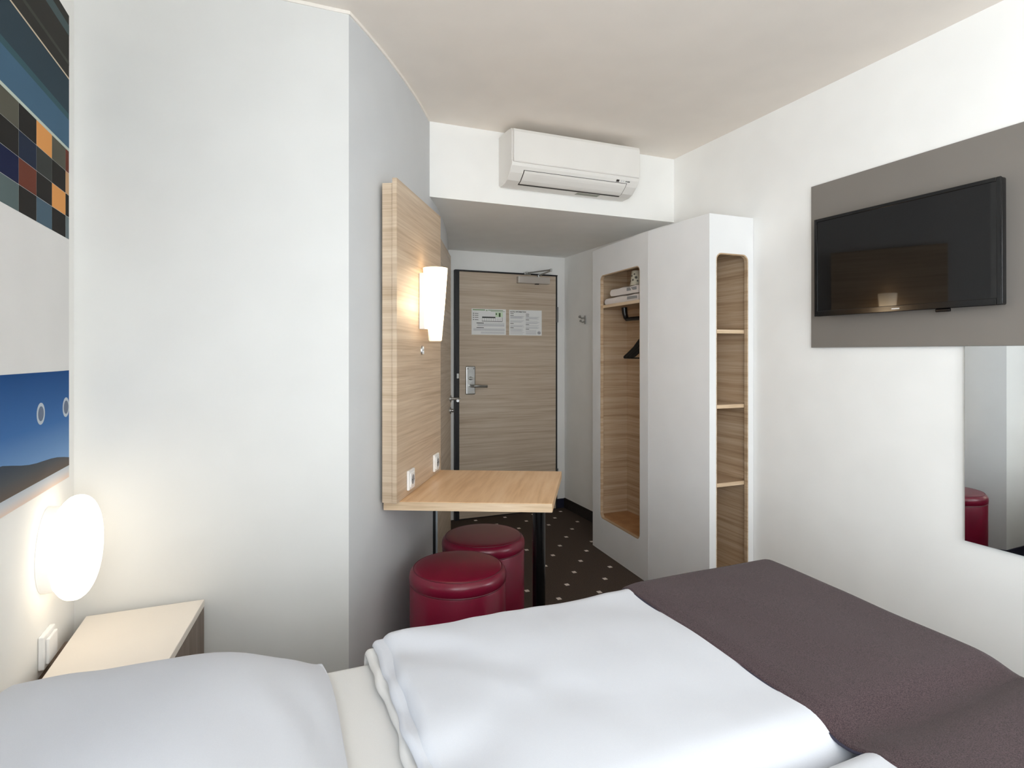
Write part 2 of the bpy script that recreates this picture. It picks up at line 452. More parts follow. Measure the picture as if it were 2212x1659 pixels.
# ------------------------------------------------------------------ entrance door
d1 = sthing('door_1', (1.80, 4.45, 0))
Y0 = YF
MB().box((1.338, Y0 - .040, 0), (1.372, Y0, 2.004)).box((1.372, Y0 - .040, 1.994), (2.25, Y0, 2.004)).box((2.237, Y0 - .034, 0), (2.25, Y0, 1.994)) \
    .box((1.372, Y0 - .02, 0), (2.237, Y0, .008)).build('door_frame', M['frame_dark'], d1, bevel=.002)
MB().box((1.374, Y0 - .036, .010), (2.235, Y0 - .002, 1.992)).build('door_leaf', M['oak_door'], d1, bevel=.002)
lp = MB(); r = .012
lp.box((1.425, Y0 - .052, 1.005), (1.505, Y0 - .036, 1.232))
lock = lp.build('lock_plate', M['chrome'], d1, bevel=.007, seg=3)
MB().tube([(1.462, Y0 - .045, 1.075), (1.462, Y0 - .095, 1.075), (1.475, Y0 - .105, 1.075), (1.52, Y0 - .106, 1.074), (1.588, Y0 - .100, 1.070)], [.011, .011, .012, .011, .010]) \
    .build('lever_handle', M['chrome'], lock, smooth=True)
MB().lathe((1.463, Y0 - .053, 1.135), [(.014, 0), (.014, .012), (.010, .016)], 20, (0, -1, 0)).box((1.443, Y0 - .078, 1.130), (1.487, Y0 - .064, 1.140)) \
    .build('thumb_turn', M['chrome'], lock, bevel=.002)
MB().lathe((1.44, Y0 - .053, 1.212), [(.005, 0), (.005, .003)], 12, (0, -1, 0)).build('screw', M['hinge'], lock)
MB().lathe((1.49, Y0 - .053, 1.212), [(.005, 0), (.005, .003)], 12, (0, -1, 0)).build('screw', M['hinge'], lock)
MB().box((1.350, Y0 - .046, 1.135), (1.368, Y0 - .040, 1.175)).build('strike_plate', M['chrome'], d1, bevel=.002)
for z in (1.60, .22):
    MB().lathe((2.246, Y0 - .044, z), [(.007, 0), (.007, .13)], 14).build('hinge', M['hinge'], d1, smooth=True)
cl = MB().box((1.868, Y0 - .082, 1.918), (2.158, Y0 - .036, 1.974)).build('door_closer', M['alu'], d1, bevel=.004)
MB().tube([(2.06, Y0 - .06, 1.974), (2.06, Y0 - .06, 1.992)], .012).tube([(2.06, Y0 - .06, 1.988), (2.10, Y0 - .215, 2.012)], .007) \
    .tube([(2.10, Y0 - .215, 2.018), (1.955, Y0 - .055, 2.004)], .0055).tube([(2.10, Y0 - .215, 2.004), (2.10, Y0 - .215, 2.026)], .009) \
    .build('closer_arm', M['chrome'], cl, smooth=True)
MB().box((1.935, Y0 - .062, 1.990), (1.99, Y0 - .036, 2.012)).tube([(1.955, Y0 - .055, 2.0), (1.955, Y0 - .055, 2.016)], .008).build('closer_bracket', M['chrome'], cl, bevel=.002)
MB().box((2.03, Y0 - .072, 1.911), (2.06, Y0 - .05, 1.918)).build('closer_cap', M['black_plastic'], cl)

# notices taped to the door
YP = Y0 - .0372
def sheet(name, x0, z0, label):
    return thing(name, label, 'notice', (x0 + .1485, YP, z0))
def ink(mb, x0, x1, z0, z1, mi=0): mb.box((x0, YP - .0014, z0), (x1, YP - .0009, z1), mi)
n1 = sheet('fire_notice', 1.476, 1.486, 'white landscape notice with green header and plan, left of the two on the entrance door')
MB().box((1.476, YP - .0009, 1.486), (1.774, YP - .0001, 1.697)).build('sheet', M['paper'], n1)
mb = MB(); X0 = 1.476
ink(mb, X0 + .010, X0 + .115, 1.683, 1.692); ink(mb, X0 + .124, X0 + .136, 1.680, 1.689); ink(mb, X0 + .142, X0 + .272, 1.684, 1.690); ink(mb, X0 + .165, X0 + .288, 1.676, 1.680)
mb.build('heading_print', M['ink_green'], n1, kind='stuff')
mb = MB()
ink(mb, X0 + .205, X0 + .270, 1.632, 1.672); mb.build('picture_print', M['ink_pale_green'], n1)
mb = MB()
for a, b, z0, z1 in ((.235, .250, 1.634, 1.666), (.208, .218, 1.650, 1.664)): mb.box((X0 + a, YP - .0018, z0), (X0 + b, YP - .0014, z1))
mb.build('figure_print', M['ink_dgreen'], n1)
mb = MB()
ink(mb, X0 + .090, X0 + .205, 1.622, 1.634); ink(mb, X0 + .088, X0 + .265, 1.594, 1.598); ink(mb, X0 + .264, X0 + .267, 1.596, 1.630)
for k in range(9): ink(mb, X0 + .090 + k * .0195, X0 + .0912 + k * .0195, 1.598, 1.622)
for z in (1.655, 1.640, 1.622, 1.604): ink(mb, X0 + .012, X0 + .020, z, z + .007); ink(mb, X0 + .026, X0 + .058, z + .001, z + .005)
ink(mb, X0 + .042, X0 + .105, 1.578, 1.584); ink(mb, X0 + .042, X0 + .105, 1.541, 1.546)
mb.build('plan_print', M['ink_dark'], n1, kind='stuff')
mb = MB()
for z in (1.580, 1.571, 1.566, 1.561, 1.556): ink(mb, X0 + (.115 if z > 1.575 else .050), X0 + .284, z, z + .0028)
for z in (1.534, 1.529, 1.524, 1.519): ink(mb, X0 + .015, X0 + .287, z, z + .0026)
for z in (1.508, 1.502, 1.497): ink(mb, X0 + .080, X0 + .285, z, z + .0024)
mb.build('text_print', M['ink_grey'], n1, kind='stuff')
n2 = sheet('hotel_notice', 1.803, 1.486, 'white two-column information sheet with round stamp, right of the two on the entrance door')
MB().box((1.803, YP - .0009, 1.485), (2.100, YP - .0001, 1.696)).build('sheet', M['paper'], n2)
cu = bpy.data.curves.new('heading_print', 'FONT'); cu.body = 'HOTEL INFORMATION'; cu.size = .0165; cu.extrude = .0002; cu.offset = .0004
to = bpy.data.objects.new('heading_print', cu); COL.objects.link(to)
bpy.context.view_layer.update()
me = bpy.data.meshes.new_from_object(to.evaluated_get(bpy.context.evaluated_depsgraph_get()))
bpy.data.objects.remove(to); me.materials.clear(); me.materials.append(M['ink_dark'])
ho = bpy.data.objects.new('heading_print', me); COL.objects.link(ho); ho.parent = n2
ho.rotation_euler = (math.pi / 2, 0, 0); ho.location = Vector((1.812, YP - .0012, 1.6745)) - ORG[n2]
wdt = max(v.co.x for v in me.vertices); ho.scale = (.142 / wdt, 1, 1)
mb = MB(); X0 = 1.803
for c0, c1, rows in ((.010, .135, (1.641, 1.637, 1.633, 1.629, 1.624, 1.606, 1.598, 1.592, 1.566, 1.560, 1.554, 1.536, 1.530, 1.524, 1.518, 1.508, 1.496)),
                     (.150, .275, (1.638, 1.632, 1.627, 1.622, 1.604, 1.594, 1.588, 1.583, 1.566, 1.556, 1.549, 1.543, 1.525, 1.517, 1.509, 1.501, 1.495))):
    for i, z in enumerate(rows): ink(mb, X0 + c0, X0 + min(c1 - (i * 37 % 5) * .006, .275 if z > 1.53 else .246), z, z + .0026)
mb.build('text_print', M['ink_grey'], n2, kind='stuff')
mb = MB()
for c, z in ((.010, 1.664), (.010, 1.648), (.010, 1.580), (.010, 1.545), (.150, 1.660), (.150, 1.646), (.150, 1.613), (.150, 1.574), (.150, 1.535)): ink(mb, X0 + c, X0 + c + .030, z, z + .0045)
mb.build('subheading_print', M['ink_dark'], n2, kind='stuff')
mb = MB().lathe((X0 + .272, YP - .0009, 1.508), [(.0155, 0), (.0155, .0005), (.0125, .0005), (.0125, .0006)], 28, (0, -1, 0))
mb.build('stamp_print', M['ink_grey'], n2)
MB().box((X0 + .262, YP - .002, 1.503), (X0 + .268, YP - .0014, 1.511)).box((X0 + .275, YP - .002, 1.502), (X0 + .282, YP - .0014, 1.510)).build('stamp_mark', M['ink_dark'], n2)

# ------------------------------------------------------------------ bathroom door
fd, LD = frame((.830, 3.070), (1.110, 3.772))
d2 = sthing('door_2', (.95, 3.40, 0))
leaf = MB().obox(fd, (0.004, LD), (-.014, 0), (.02, 1.992)).build('door_leaf', M['oak_door'], d2, bevel=.0015)
MB().obox(fd, (0.002, .006), (-.013, -.002), (.02, 1.985)).build('edge_strip', plain('pale_metal_strip', (190, 200, 206), .4), leaf)
MB().obox(fd, (-.012, .002), (-.060, -.012), (0, 2.0)).obox(fd, (LD - .006, LD + .010), (-.06, -.016), (0, 2.0)).obox(fd, (.002, LD - .006), (-.06, -.016), (1.99, 2.0)) \
    .build('door_frame', M['frame_dark'], d2)
MB().lathe(fd(.70, 0, 1.033), [(.024, 0), (.024, .008), (.018, .010)], 24, fd(0, 1, 0) - fd(0, 0, 0)) \
    .tube([fd(.70, .005, 1.033), fd(.70, .050, 1.033), fd(.692, .060, 1.033), fd(.58, .061, 1.030)], .009).build('lever_handle', M['chrome'], leaf, smooth=True)
MB().lathe(fd(.70, 0, .955), [(.022, 0), (.022, .007), (.012, .010), (.012, .022), (.008, .026)], 20, fd(0, 1, 0) - fd(0, 0, 0)).build('lock_turn', M['chrome'], leaf, smooth=True)

# ------------------------------------------------------------------ coat hook in the passage
hk = thing('coat_hook', 'small chrome double coat hook on the white passage wall', 'hook', (XR, 4.106, 1.575))
MB().box((XR - .006, 4.094, 1.572), (XR - .0005, 4.118, 1.642)).build('plate', M['chrome'], hk, bevel=.003)
MB().tube([(XR - .004, 4.106, 1.622), (XR - .035, 4.106, 1.618), (XR - .052, 4.106, 1.632)], [.006, .006, .006]).lathe((XR - .052, 4.106, 1.632), [(.002, -.010), (.010, -.006), (.012, 0), (.010, .006), (.002, .010)], 16, (-1, 0, .8)) \
    .build('upper_prong', M['chrome'], hk, smooth=True)
MB().tube([(XR - .004, 4.106, 1.592), (XR - .030, 4.106, 1.586), (XR - .044, 4.106, 1.596)], [.005, .005, .005]).lathe((XR - .044, 4.106, 1.597), [(.002, -.009), (.009, -.005), (.011, 0), (.009, .005), (.002, .009)], 16, (-1, 0, .8)) \
    .build('lower_prong', M['chrome'], hk, smooth=True)

# ------------------------------------------------------------------ air conditioner
ax0, ax1 = 1.152, 1.944
ac = thing('air_conditioner', 'white split air conditioner mounted high on the dropped ceiling face', 'air conditioner', ((ax0 + ax1) / 2, YB, 2.24))
def P(d, z): return (YB - d, z)
body = [(0, 2.525), (0, 2.262), (.02, 2.250), (.085, 2.250), (.125, 2.262), (.165, 2.292), (.190, 2.322), (.196, 2.336), (.196, 2.345), (.190, 2.350), (.190, 2.500), (.175, 2.520), (.12, 2.525)]
bo = MB().extrude([(ax0, *P(*q)) for q in body], None, (ax1 - ax0, 0, 0)).build('body', M['ac'], ac, bevel=.006, seg=3)
fp = [(.186, 2.340), (.203, 2.338), (.207, 2.345), (.207, 2.495), (.200, 2.512), (.186, 2.515)]
MB().extrude([(ax0 + .006, *P(*q)) for q in fp], None, (ax1 - ax0 - .012, 0, 0)).build('front_panel', M['ac'], ac, bevel=.003)
def slant(t, off):      # point on the curved lower front, t 0 (top) .. 1 (bottom)
    pr = [(.190, 2.322), (.165, 2.292), (.125, 2.262), (.085, 2.250)]
    s_ = t * 3; i = min(int(s_), 2); f = s_ - i
    a, b = Vector(pr[i]), Vector(pr[i + 1]); d = (b - a).normalized(); nrm = Vector((-d.y, d.x))
    if nrm.x < 0: nrm = -nrm
    p_ = a.lerp(b, f) + nrm * off
    return P(p_.x, p_.y)
def strip(x0, x1, t0, t1, o0, o1, k=6):
    mb = MB(); ts = [t0 + (t1 - t0) * i / k for i in range(k + 1)]
    prof = [slant(t, o1) for t in ts] + [slant(t, o0) for t in reversed(ts)]
    return mb.extrude([(x0, *q) for q in prof], None, (x1 - x0, 0, 0))
strip(ax0 + .075, ax1 - .075, .16, .94, -.002, .0012).build('outlet_slot', M['ac_dark'], ac)
lou = strip(ax0 + .079, ax1 - .079, .18, .82, -.001, .004).build('louvre', M['ac'], ac, bevel=.001)
mb = MB(); mb.extrude([(1.795, *slant(.02, .0)), (1.795, *slant(.02, .002)), (1.795, *slant(.13, .002)), (1.795, *slant(.13, 0))], None, (.018, 0, 0))
mb.build('sensor_window', M['ac_dark'], ac)
mb = MB()
for x in (1.826, 1.840): mb.extrude([(x, *slant(.05, .0)), (x, *slant(.05, .0018)), (x, *slant(.10, .0018)), (x, *slant(.10, 0))], None, (.005, 0, 0))
mb.build('indicator', M['ink_light'], ac)
mb = MB()
for x, wd in ((1.857, .006), (1.867, .007), (1.876, .008)): mb.extrude([(x, *slant(.05, .0)), (x, *slant(.05, .0015)), (x, *slant(.10, .0015)), (x, *slant(.10, 0))], None, (wd, 0, 0))
mb.build('badge_print', M['ink_dark'], ac)
MB().box((1.60, YB - .088, 2.2485), (1.745, YB - .05, 2.2500)).build('rating_label', M['sticker'], ac)

# ------------------------------------------------------------------ wardrobe
wd_ = thing('wardrobe', 'white open wardrobe with rounded wood-lined openings, built against the right wall', 'wardrobe', (2.18, 2.90, 0))
PA, PB, PC = (2.060, 3.515), (2.013, 2.804), (2.045, 2.330)
XW = XR - .002; ZT = 2.048
def rrect(u0, u1, v0, v1, r, k=6):
    out = []
    for cu_, cv, a0 in ((u1 - r, v0 + r, -90), (u1 - r, v1 - r, 0), (u0 + r, v1 - r, 90), (u0 + r, v0 + r, 180)):
        for i in range(k + 1):
            a = math.radians(a0 + 90 * i / k); out.append((cu_ + r * math.cos(a), cv + r * math.sin(a)))
    return out
def holed(name, p, q, z0, z1, hole, r, th, mat, parent):
    """white board from plan p to q with a rounded opening; n<0 is inside"""
    fr, ln = frame(p, q)
    inner = rrect(*hole, r); outer = [(0, z0), (ln, z0), (ln, z1), (0, z1)]
    bm = bmesh.new()
    def ring(pts, k): return [bm.verts.new(fr(a, k, b)) for a, b in pts]
    for k in (0, -th):
        vo, vi = ring(outer, k), ring(inner, k)
        es = [bm.edges.new((vo[i], vo[(i + 1) % 4])) for i in range(4)] + [bm.edges.new((vi[i], vi[(i + 1) % len(vi)])) for i in range(len(vi))]
        bmesh.ops.triangle_fill(bm, edges=es, use_beauty=True)
        if k == 0: fo, fi = vo, vi
    for A, B in ((fo, vo), (fi, vi)):
        for i in range(len(A)): bm.faces.new((A[i], A[(i + 1) % len(A)], B[(i + 1) % len(A)], B[i]))
    mb = MB(); bm.verts.index_update()
    mb.add([v.co.copy() for v in bm.verts], [[v.index for v in f.verts] for f in bm.faces]); bm.free()
    pan = mb.build(name, mat, parent)
    g = .006; inn = rrect(hole[0] + g, hole[1] - g, hole[2] + g, hole[3] - g, r - g * .5); n = len(inner)
    mb = MB(); V = []
    for k in (-.0012, -.0218):
        V += [fr(a, k, b) for a, b in inner] + [fr(a, k, b) for a, b in inn]
    Fc = []
    for i in range(n):
        j = (i + 1) % n
        Fc += [(i, j, n + j, n + i), (n + i, n + j, 3 * n + j, 3 * n + i), (2 * n + j, 2 * n + i, 3 * n + i, 3 * n + j), (i, 2 * n + i, 2 * n + j, j)]
    mb.add(V, Fc).build('opening_edge', M['oak_in'], pan)
    return pan
frA, LA = frame(PB, PA); frC, LC = frame((XW, 2.330), PC)
# frame() puts n to the right of the run: swap so that n>0 faces the room
holed('front_panel', PA, PB, .0, ZT, (.112, .620, .222, 1.862), .034, .022, M['laminate'], wd_)
frB, LB = frame(PB, PC)
MB().obox(frB, (.001, LB), (-.022, 0), (0, ZT)).build('front_panel', M['laminate'], wd_, bevel=.0015)
holed('end_panel', PC, (XW, 2.330), .0, ZT, (.043, .256, .12, 1.852), .034, .020, M['laminate'], wd_)
MB().prism([(PA[0] + .02, PA[1] - .001), (PB[0] + .022, PB[1]), (PC[0] + .022, PC[1] + .021), (XW, PC[1] + .021), (XW, PA[1] - .001)], ZT - .022, ZT - .001).build('top_panel', M['laminate'], wd_)
MB().box((PA[0] + .001, PA[1] - .02, 0), (XW, PA[1], ZT - .022)).build('side_panel', M['laminate'], wd_, bevel=.0015)
MB().box((PA[0] + .021, PA[1] - .036, .19), (XW - .016, PA[1] - .021, ZT - .023)).build('lining', M['oak_in'], wd_)
MB().box((XW - .015, 2.352, .10), (XW, PA[1] - .021, ZT - .023)).build('lining', M['oak_in'], wd_)
MB().box((2.040, 2.795, .10), (XW - .016, 2.812, ZT - .023)).build('divider', M['oak_in'], wd_)
MB().prism([(2.037, 2.815), (XW - .017, 2.815), (XW - .017, PA[1] - .038), (2.081, PA[1] - .038)], .19, .222).build('floor_board', M['oak_rim'], wd_)
MB().box((2.072, 2.353, .10), (XW - .017, 2.793, .12)).build('floor_board', M['oak_in'], wd_)
def shelf(x0, y0, x1, y1, z):
    o = MB().box((x0, y0 + .003, z), (x1, y1, z + .019)).build('shelf', M['oak_in'], wd_)
    return o
sh = MB().prism([(2.048, 2.815), (XW - .017, 2.815), (XW - .017, PA[1] - .038), (2.078, PA[1] - .038)], 1.643, 1.663).build('shelf', M['oak_in'], wd_)
MB().prism([(2.043, 2.816), (2.0478, 2.816), (2.0778, PA[1] - .039), (2.074, PA[1] - .039)], 1.643, 1.663).build('shelf_edge', M['oak_edge'], sh)
for z in (1.441, 1.051, .645):
    s_ = MB().box((2.072, 2.362, z), (XW - .017, 2.793, z + .019)).build('shelf', M['oak_in'], wd_)
    MB().box((2.072, 2.357, z), (XW - .017, 2.3618, z + .019)).build('shelf_edge', M['oak_edge'], s_)
rl = MB().tube([(2.17, 3.29, 1.642), (2.175, 3.29, 1.60), (2.18, 3.285, 1.575), (2.18, 3.27, 1.563)], [.020, .018, .017, .015]).tube([(2.18, 3.275, 1.563), (2.18, 2.83, 1.563)], .0135) \
    .build('clothes_rail', M['black_plastic'], wd_, smooth=True)

def make_hanger():
    c = Vector((2.18, 3.044, 1.30))
    h = thing('clothes_hanger', 'black plastic clothes hanger on the wardrobe rail, leftmost of the bunch', 'hanger', c, 'black hangers on the wardrobe rail')
    hook = [c + Vector((.0178 * math.cos(a), 0, .263 + .0178 * math.sin(a))) for a in [math.radians(k) for k in range(-70, 200, 18)]]
    hook = [c + Vector((0, 0, .17)), c + Vector((0, 0, .225)), c + Vector((.002, 0, .240))] + hook
    MB().tube(hook, .0026, 8).build('hook', M['chrome'], h, smooth=True)
    mb = MB()
    for s_ in (-1, 1):
        pts_ = ((0, .165), (.022, .158), (.06, .118), (.10, .068), (.14, .034), (.172, .014)); wd = (.007, .016, .024, .025, .022, .010)
        V = []; Fc = []
        for (y, z), q in zip(pts_, wd):           # flat, deep shoulder section
            V += [c + Vector((dx, s_ * y, z + dz)) for dx, dz in ((-.0055, -q), (.0055, -q), (.0062, 0), (.0035, q * .45), (-.0035, q * .45), (-.0062, 0))]
        for a in range(5):
            for b in range(6): Fc.append((a * 6 + b, a * 6 + (b + 1) % 6, a * 6 + 6 + (b + 1) % 6, a * 6 + 6 + b))
        Fc += [tuple(range(6)), tuple(range(35, 29, -1))]
        mb.add(V, Fc)
    mb.build('shoulder', M['black_plastic'], h, smooth=True, bevel=.0015)
    MB().tube([c + Vector((0, -.168, .006)), c + Vector((0, .168, .006))], .0045, 8).build('trouser_bar', M['black_plastic'], h, smooth=True)
    h.rotation_euler = (0, 0, math.radians(25))
    return h
hang = make_hanger()
for i, lb in enumerate(('black plastic clothes hanger on the wardrobe rail, middle of the bunch of three', 'black plastic clothes hanger on the wardrobe rail, rightmost of the bunch')):
    hc = copy_tree(hang, None, (0, -.036 * (i + 1), 0)); hc['label'] = lb

# towels and cup
def towel(name, x0, x1, y0, y1, z0, h, label):
    t = thing(name, label, 'towel', ((x0 + x1) / 2, (y0 + y1) / 2, z0), 'folded towels on the wardrobe shelf')
    n = 14; prof = []
    for i in range(n + 1):          # rounded fold at the far end, two layers
        a = math.radians(90 - 180 * i / n)
        prof.append((y1 - h / 2 + h / 2 * math.cos(a), z0 + h / 2 + h / 2 * math.sin(a)))
    k = 10
    bot = [(y1 - h / 2 - (y1 - h / 2 - y0) * i / k, z0) for i in range(1, k + 1)]
    top = [(y0 + (y1 - h / 2 - y0) * i / k, z0 + h * (1 + .05 * math.sin(i * 1.3))) for i in range(0, k)]
    prof = prof + bot + top
    m_x = 8; V = []; Fc = []; L_ = len(prof)
    for i in range(m_x + 1):
        x = x0 + (x1 - x0) * i / m_x
        e_ = 1 - .18 * (abs(i / m_x - .5) * 2) ** 4
        for (y, z) in prof:
            V.append((x + .003 * math.sin(y * 60), y, z0 + h / 2 + (z - z0 - h / 2) * e_ - (1 - e_) * h / 2))
    for i in range(m_x):
        for j in range(L_): Fc.append((i * L_ + j, i * L_ + (j + 1) % L_, (i + 1) * L_ + (j + 1) % L_, (i + 1) * L_ + j))
    Fc.append(tuple(range(L_))); Fc.append(tuple(m_x * L_ + j for j in range(L_ - 1, -1, -1)))
    mb = MB().add(V, Fc); o = mb.build('cloth', M['towel'], t, smooth=True)
    MB().box((x0 - .0015, y0 + .02, z0 + h * .35), (x0 + .002, y0 + .13, z0 + h * .72)).build('grey_print', M['towel_stripe'], t, bevel=.001)
    return t
towel('towel', 2.10, 2.27, 3.02, 3.42, 1.664, .052, 'lower of the two folded white towels on the wardrobe shelf')
towel('towel', 2.11, 2.26, 3.04, 3.375, 1.7195, .054, 'upper of the two folded white towels, under the printed cup')
cp = thing('paper_cup', 'cream printed cup standing upside down on the folded towels', 'cup', (2.185, 3.175, 1.7765))
MB().lathe((2.185, 3.175, 1.7765), [(.040, 0), (.041, .004), (.038, .008), (.029, .096), (.026, .097), (.026, .092), (.001, .092)], 28).build('cup_body', M['cup'], cp, smooth=True)
mb = MB()
for a, z, s_ in ((200, .035, .007), (235, .05, .009), (180, .062, .006), (215, .072, .006), (250, .028, .006), (160, .03, .007)):
    rr = .0385 - .0095 * z / .09; A = math.radians(a)
    mb.lathe((2.185 + rr * math.cos(A), 3.175 + rr * math.sin(A), 1.7765 + z), [(s_, 0), (s_, .0006)], 10, (math.cos(A), math.sin(A), .1))
mb.build('printed_motif', M['cup_print'], cp)

# ------------------------------------------------------------------ desk, wall panel, sconce, sockets
fp_, LP = frame((.450, 2.279), (.785, 2.850))
dk = thing('desk', 'oak desk top on a black round pole leg, fixed to the curved wall', 'desk', (.90, 2.45, 0))
MB().prism([(.408, 2.338), (1.018, 2.048), (1.339, 2.590), (.728, 2.884)], .709, .745).build('desk_top', [M['oak_table']], dk, bevel=.0025)
fe, le = frame((.408, 2.338), (1.018, 2.048))
MB().obox(fe, (.002, le - .001), (.0001, .0022), (.7105, .7435)).build('desk_edge', M['oak_edge'], dk)
leg = MB().lathe((1.000, 2.135, 0), [(.026, .006), (.026, .709)], 28).build('pole_leg', M['black'], dk, smooth=True)
MB().lathe((1.000, 2.135, 0), [(.055, 0), (.055, .006), (.030, .010)], 28).build('foot_plate', M['black'], leg)
MB().lathe((1.000, 2.135, .700), [(.045, 0), (.045, .008)], 28).build('top_flange', M['black'], leg)
wp = thing('wood_wall_panel', 'tall oak wall panel with horizontal grain standing above the desk', 'wall panel', (.60, 2.58, .746))
MB().obox(fp_, (0, LP), (-.019, 0), (.746, 2.030)).build('front_board', M['oak'], wp, bevel=.001)
MB().obox(fp_, (-.0012, .0), (-.018, -.001), (.747, 2.029)).build('edge_band', M['oak'], wp)
MB().obox(fp_, (.006, LP - .02), (-.062, -.0195), (.746, 2.012)).build('backing_board', M['oak'], wp)
sn = thing('wall_lamp', 'lit tapered opal glass wall lamp on the oak panel above the desk', 'lamp', fp_(.325, 0, 1.39))
MB().obox(fp_, (.292, .358), (.0005, .028), (1.445, 1.695)).build('wall_plate', M['white_plastic'], sn, bevel=.003)
cc = fp_(.325, .066, 1.392); prof = [(.0005, 0), (.026, 0), (.029, .004)] + [(.029 + .026 * (i / 10), .004 + .322 * i / 10) for i in range(1, 11)] + [(.052, .326), (.049, .30), (.0005, .296)]
MB().lathe(cc, prof, 40).build('glass_shade', M['glass_sconce'], sn, smooth=True)
sw = thing('rocker_switch', 'small oval chrome push switch under the wall lamp', 'switch', fp_(.335, 0, 1.33))
ov = [(.0145 * math.cos(a), .021 * math.sin(a)) for a in [2 * math.pi * i / 24 for i in range(24)]]
def oval(mb, s_, n0, n1, cz=1.351, k=1.0):
    V = [fp_(.335 + a * s_, n0, cz + b * s_ * k) for a, b in ov] + [fp_(.335 + a * s_ * .9, n1, cz + b * s_ * .93 * k) for a, b in ov]
    n = 24
    return mb.add(V, [tuple(range(n)), tuple(range(2 * n - 1, n - 1, -1))] + [(i, n + i, n + (i + 1) % n, (i + 1) % n) for i in range(n)])
oval(MB(), 1.0, .0003, .006).build('bezel', M['chrome'], sw)
for dz in (.009, -.009): oval(MB(), .42, .006, .010, 1.351 + dz).build('button', M['white_plastic'], sw)
oval(MB(), .16, .006, .0085, 1.351).build('led', M['black_plastic'], sw)
def socket(e0, z0, label):
    s_ = thing('power_socket', label, 'socket', fp_(e0 + .04, 0, z0), 'white sockets on the oak panel')
    MB().obox(fp_, (e0, e0 + .080), (.0003, .012), (z0, z0 + .082)).build('cover_plate', M['white_plastic'], s_, bevel=.004, seg=3)
    MB().obox(fp_, (e0 + .012, e0 + .068), (.012, .016), (z0 + .012, z0 + .070)).build('insert', M['white_plastic'], s_, bevel=.003)
    ax = fp_(0, 1, 0) - fp_(0, 0, 0)
    MB().lathe(fp_(e0 + .04, .0161, z0 + .041), [(.0005, 0), (.019, 0), (.020, .001), (.0205, 0)], 24, ax).build('recess', M['ink_grey'], s_)
    for de in (-.0095, .0095):
        MB().lathe(fp_(e0 + .04 + de, .0165, z0 + .041), [(.0028, 0), (.0028, .0012)], 10, ax).build('pin_hole', M['black_plastic'], s_)
    return s_
socket(.118, .768, 'white wall socket on the oak panel, nearer the panel\'s pale front edge')
socket(.512, .765, 'white wall socket on the oak panel, at its far end beside the bathroom door')

# ------------------------------------------------------------------ stools
def make_stool(c, label):
    t = thing('round_stool', label, 'stool', (c[0], c[1], 0), 'burgundy leather drum stools')
    x, y = c; r = .193
    MB().lathe((x, y, 0), [(.001, .004), (r - .012, .004), (r - .004, .010), (r - .001, .03), (r - .001, .421), (r - .004, .427)], 72).build('drum', M['leather'], t, smooth=True)
    prof = [(r - .012, .426), (r - .003, .4285), (r + .0005, .434), (r + .0015, .450)]
    prof += [(r - .032 + .0335 * math.cos(a), .452 + .034 * math.sin(a)) for a in [math.radians(k) for k in (15, 30, 45, 60, 72, 82)]]
    prof += [(r - .055, .488), (r * .5, .491), (.001, .492)]
    cu_ = MB().lathe((x, y, 0), prof, 72).build('seat_cushion', M['leather'], t, smooth=True)
    rr = r - .016
    MB().tube([(x + rr * math.cos(a), y + rr * math.sin(a), .4815) for a in [2 * math.pi * i / 64 for i in range(65)]], .0022, 6).build('piping', M['leather_seam'], cu_, smooth=True)
    MB().tube([(x + (r - .004) * math.cos(a), y + (r - .002) * math.sin(a), .4275) for a in [2 * math.pi * i / 64 for i in range(65)]], .003, 6).build('seam', M['leather_seam'], t, smooth=True)
    MB().box((x - .004, y + r - .004, .02), (x + .004, y + r - .0005, .42)).build('back_seam', M['leather_seam'], t)
    for a in (45, 135, 225, 315):
        A = math.radians(a); MB().lathe((x + .15 * math.cos(A), y + .15 * math.sin(A), 0), [(.014, 0), (.014, .006)], 12).build('foot', M['black_plastic'], t)
    return t
make_stool((.688, 2.236), 'burgundy leather drum stool nearest the bed, in front of the other')
make_stool((.915, 2.570), 'burgundy leather drum stool further back under the desk')

# ------------------------------------------------------------------ tv board, tv, mirror
XBD = XR - .018
tag(MB().box((XBD, .20, 1.364), (XR - .0005, 1.962, 2.113)).build('tv_backboard', M['tv_board'], bevel=.001),
    'flat taupe board behind the television on the right wall', 'wall board')
tv = thing('television', 'black flat-screen television hung on the taupe board', 'television', (2.26, 1.53, 1.50))
tilt = math.radians(.3); pan = math.radians(1.6)
def ft(a, k, b):     # a along -Y from far edge, b up from the lower edge, k toward the room
    hz = b - .217
    return Vector((2.262 - k * math.cos(tilt) - hz * math.sin(tilt) + math.sin(pan) * (a - .35), 1.885 - a * math.cos(pan) - k * math.sin(pan), 1.719 + hz * math.cos(tilt) - k * math.sin(tilt)))
TWd, THt = .712, .434
def tbox(mb, a, k, b):
    Pp = []
    for bb in b:
        for (aa, kk) in ((a[0], k[0]), (a[1], k[0]), (a[1], k[1]), (a[0], k[1])): Pp.append(ft(aa, kk, bb))
    return mb.add(Pp, [(0, 3, 2, 1), (4, 5, 6, 7), (0, 1, 5, 4), (1, 2, 6, 5), (2, 3, 7, 6), (3, 0, 4, 7)])
tbox(MB(), (.0, TWd), (-.030, .0), (0, THt)).build('housing', M['tv_black'], tv, bevel=.006, seg=3)
bz = MB()
for a, b in (((0, .014), (0, THt)), ((TWd - .014, TWd), (0, THt)), ((.014, TWd - .014), (THt - .014, THt)), ((.014, TWd - .014), (0, .024))): tbox(bz, a, (-.002, .006), b)
bezel = bz.build('bezel', M['tv_black'], tv, bevel=.002)
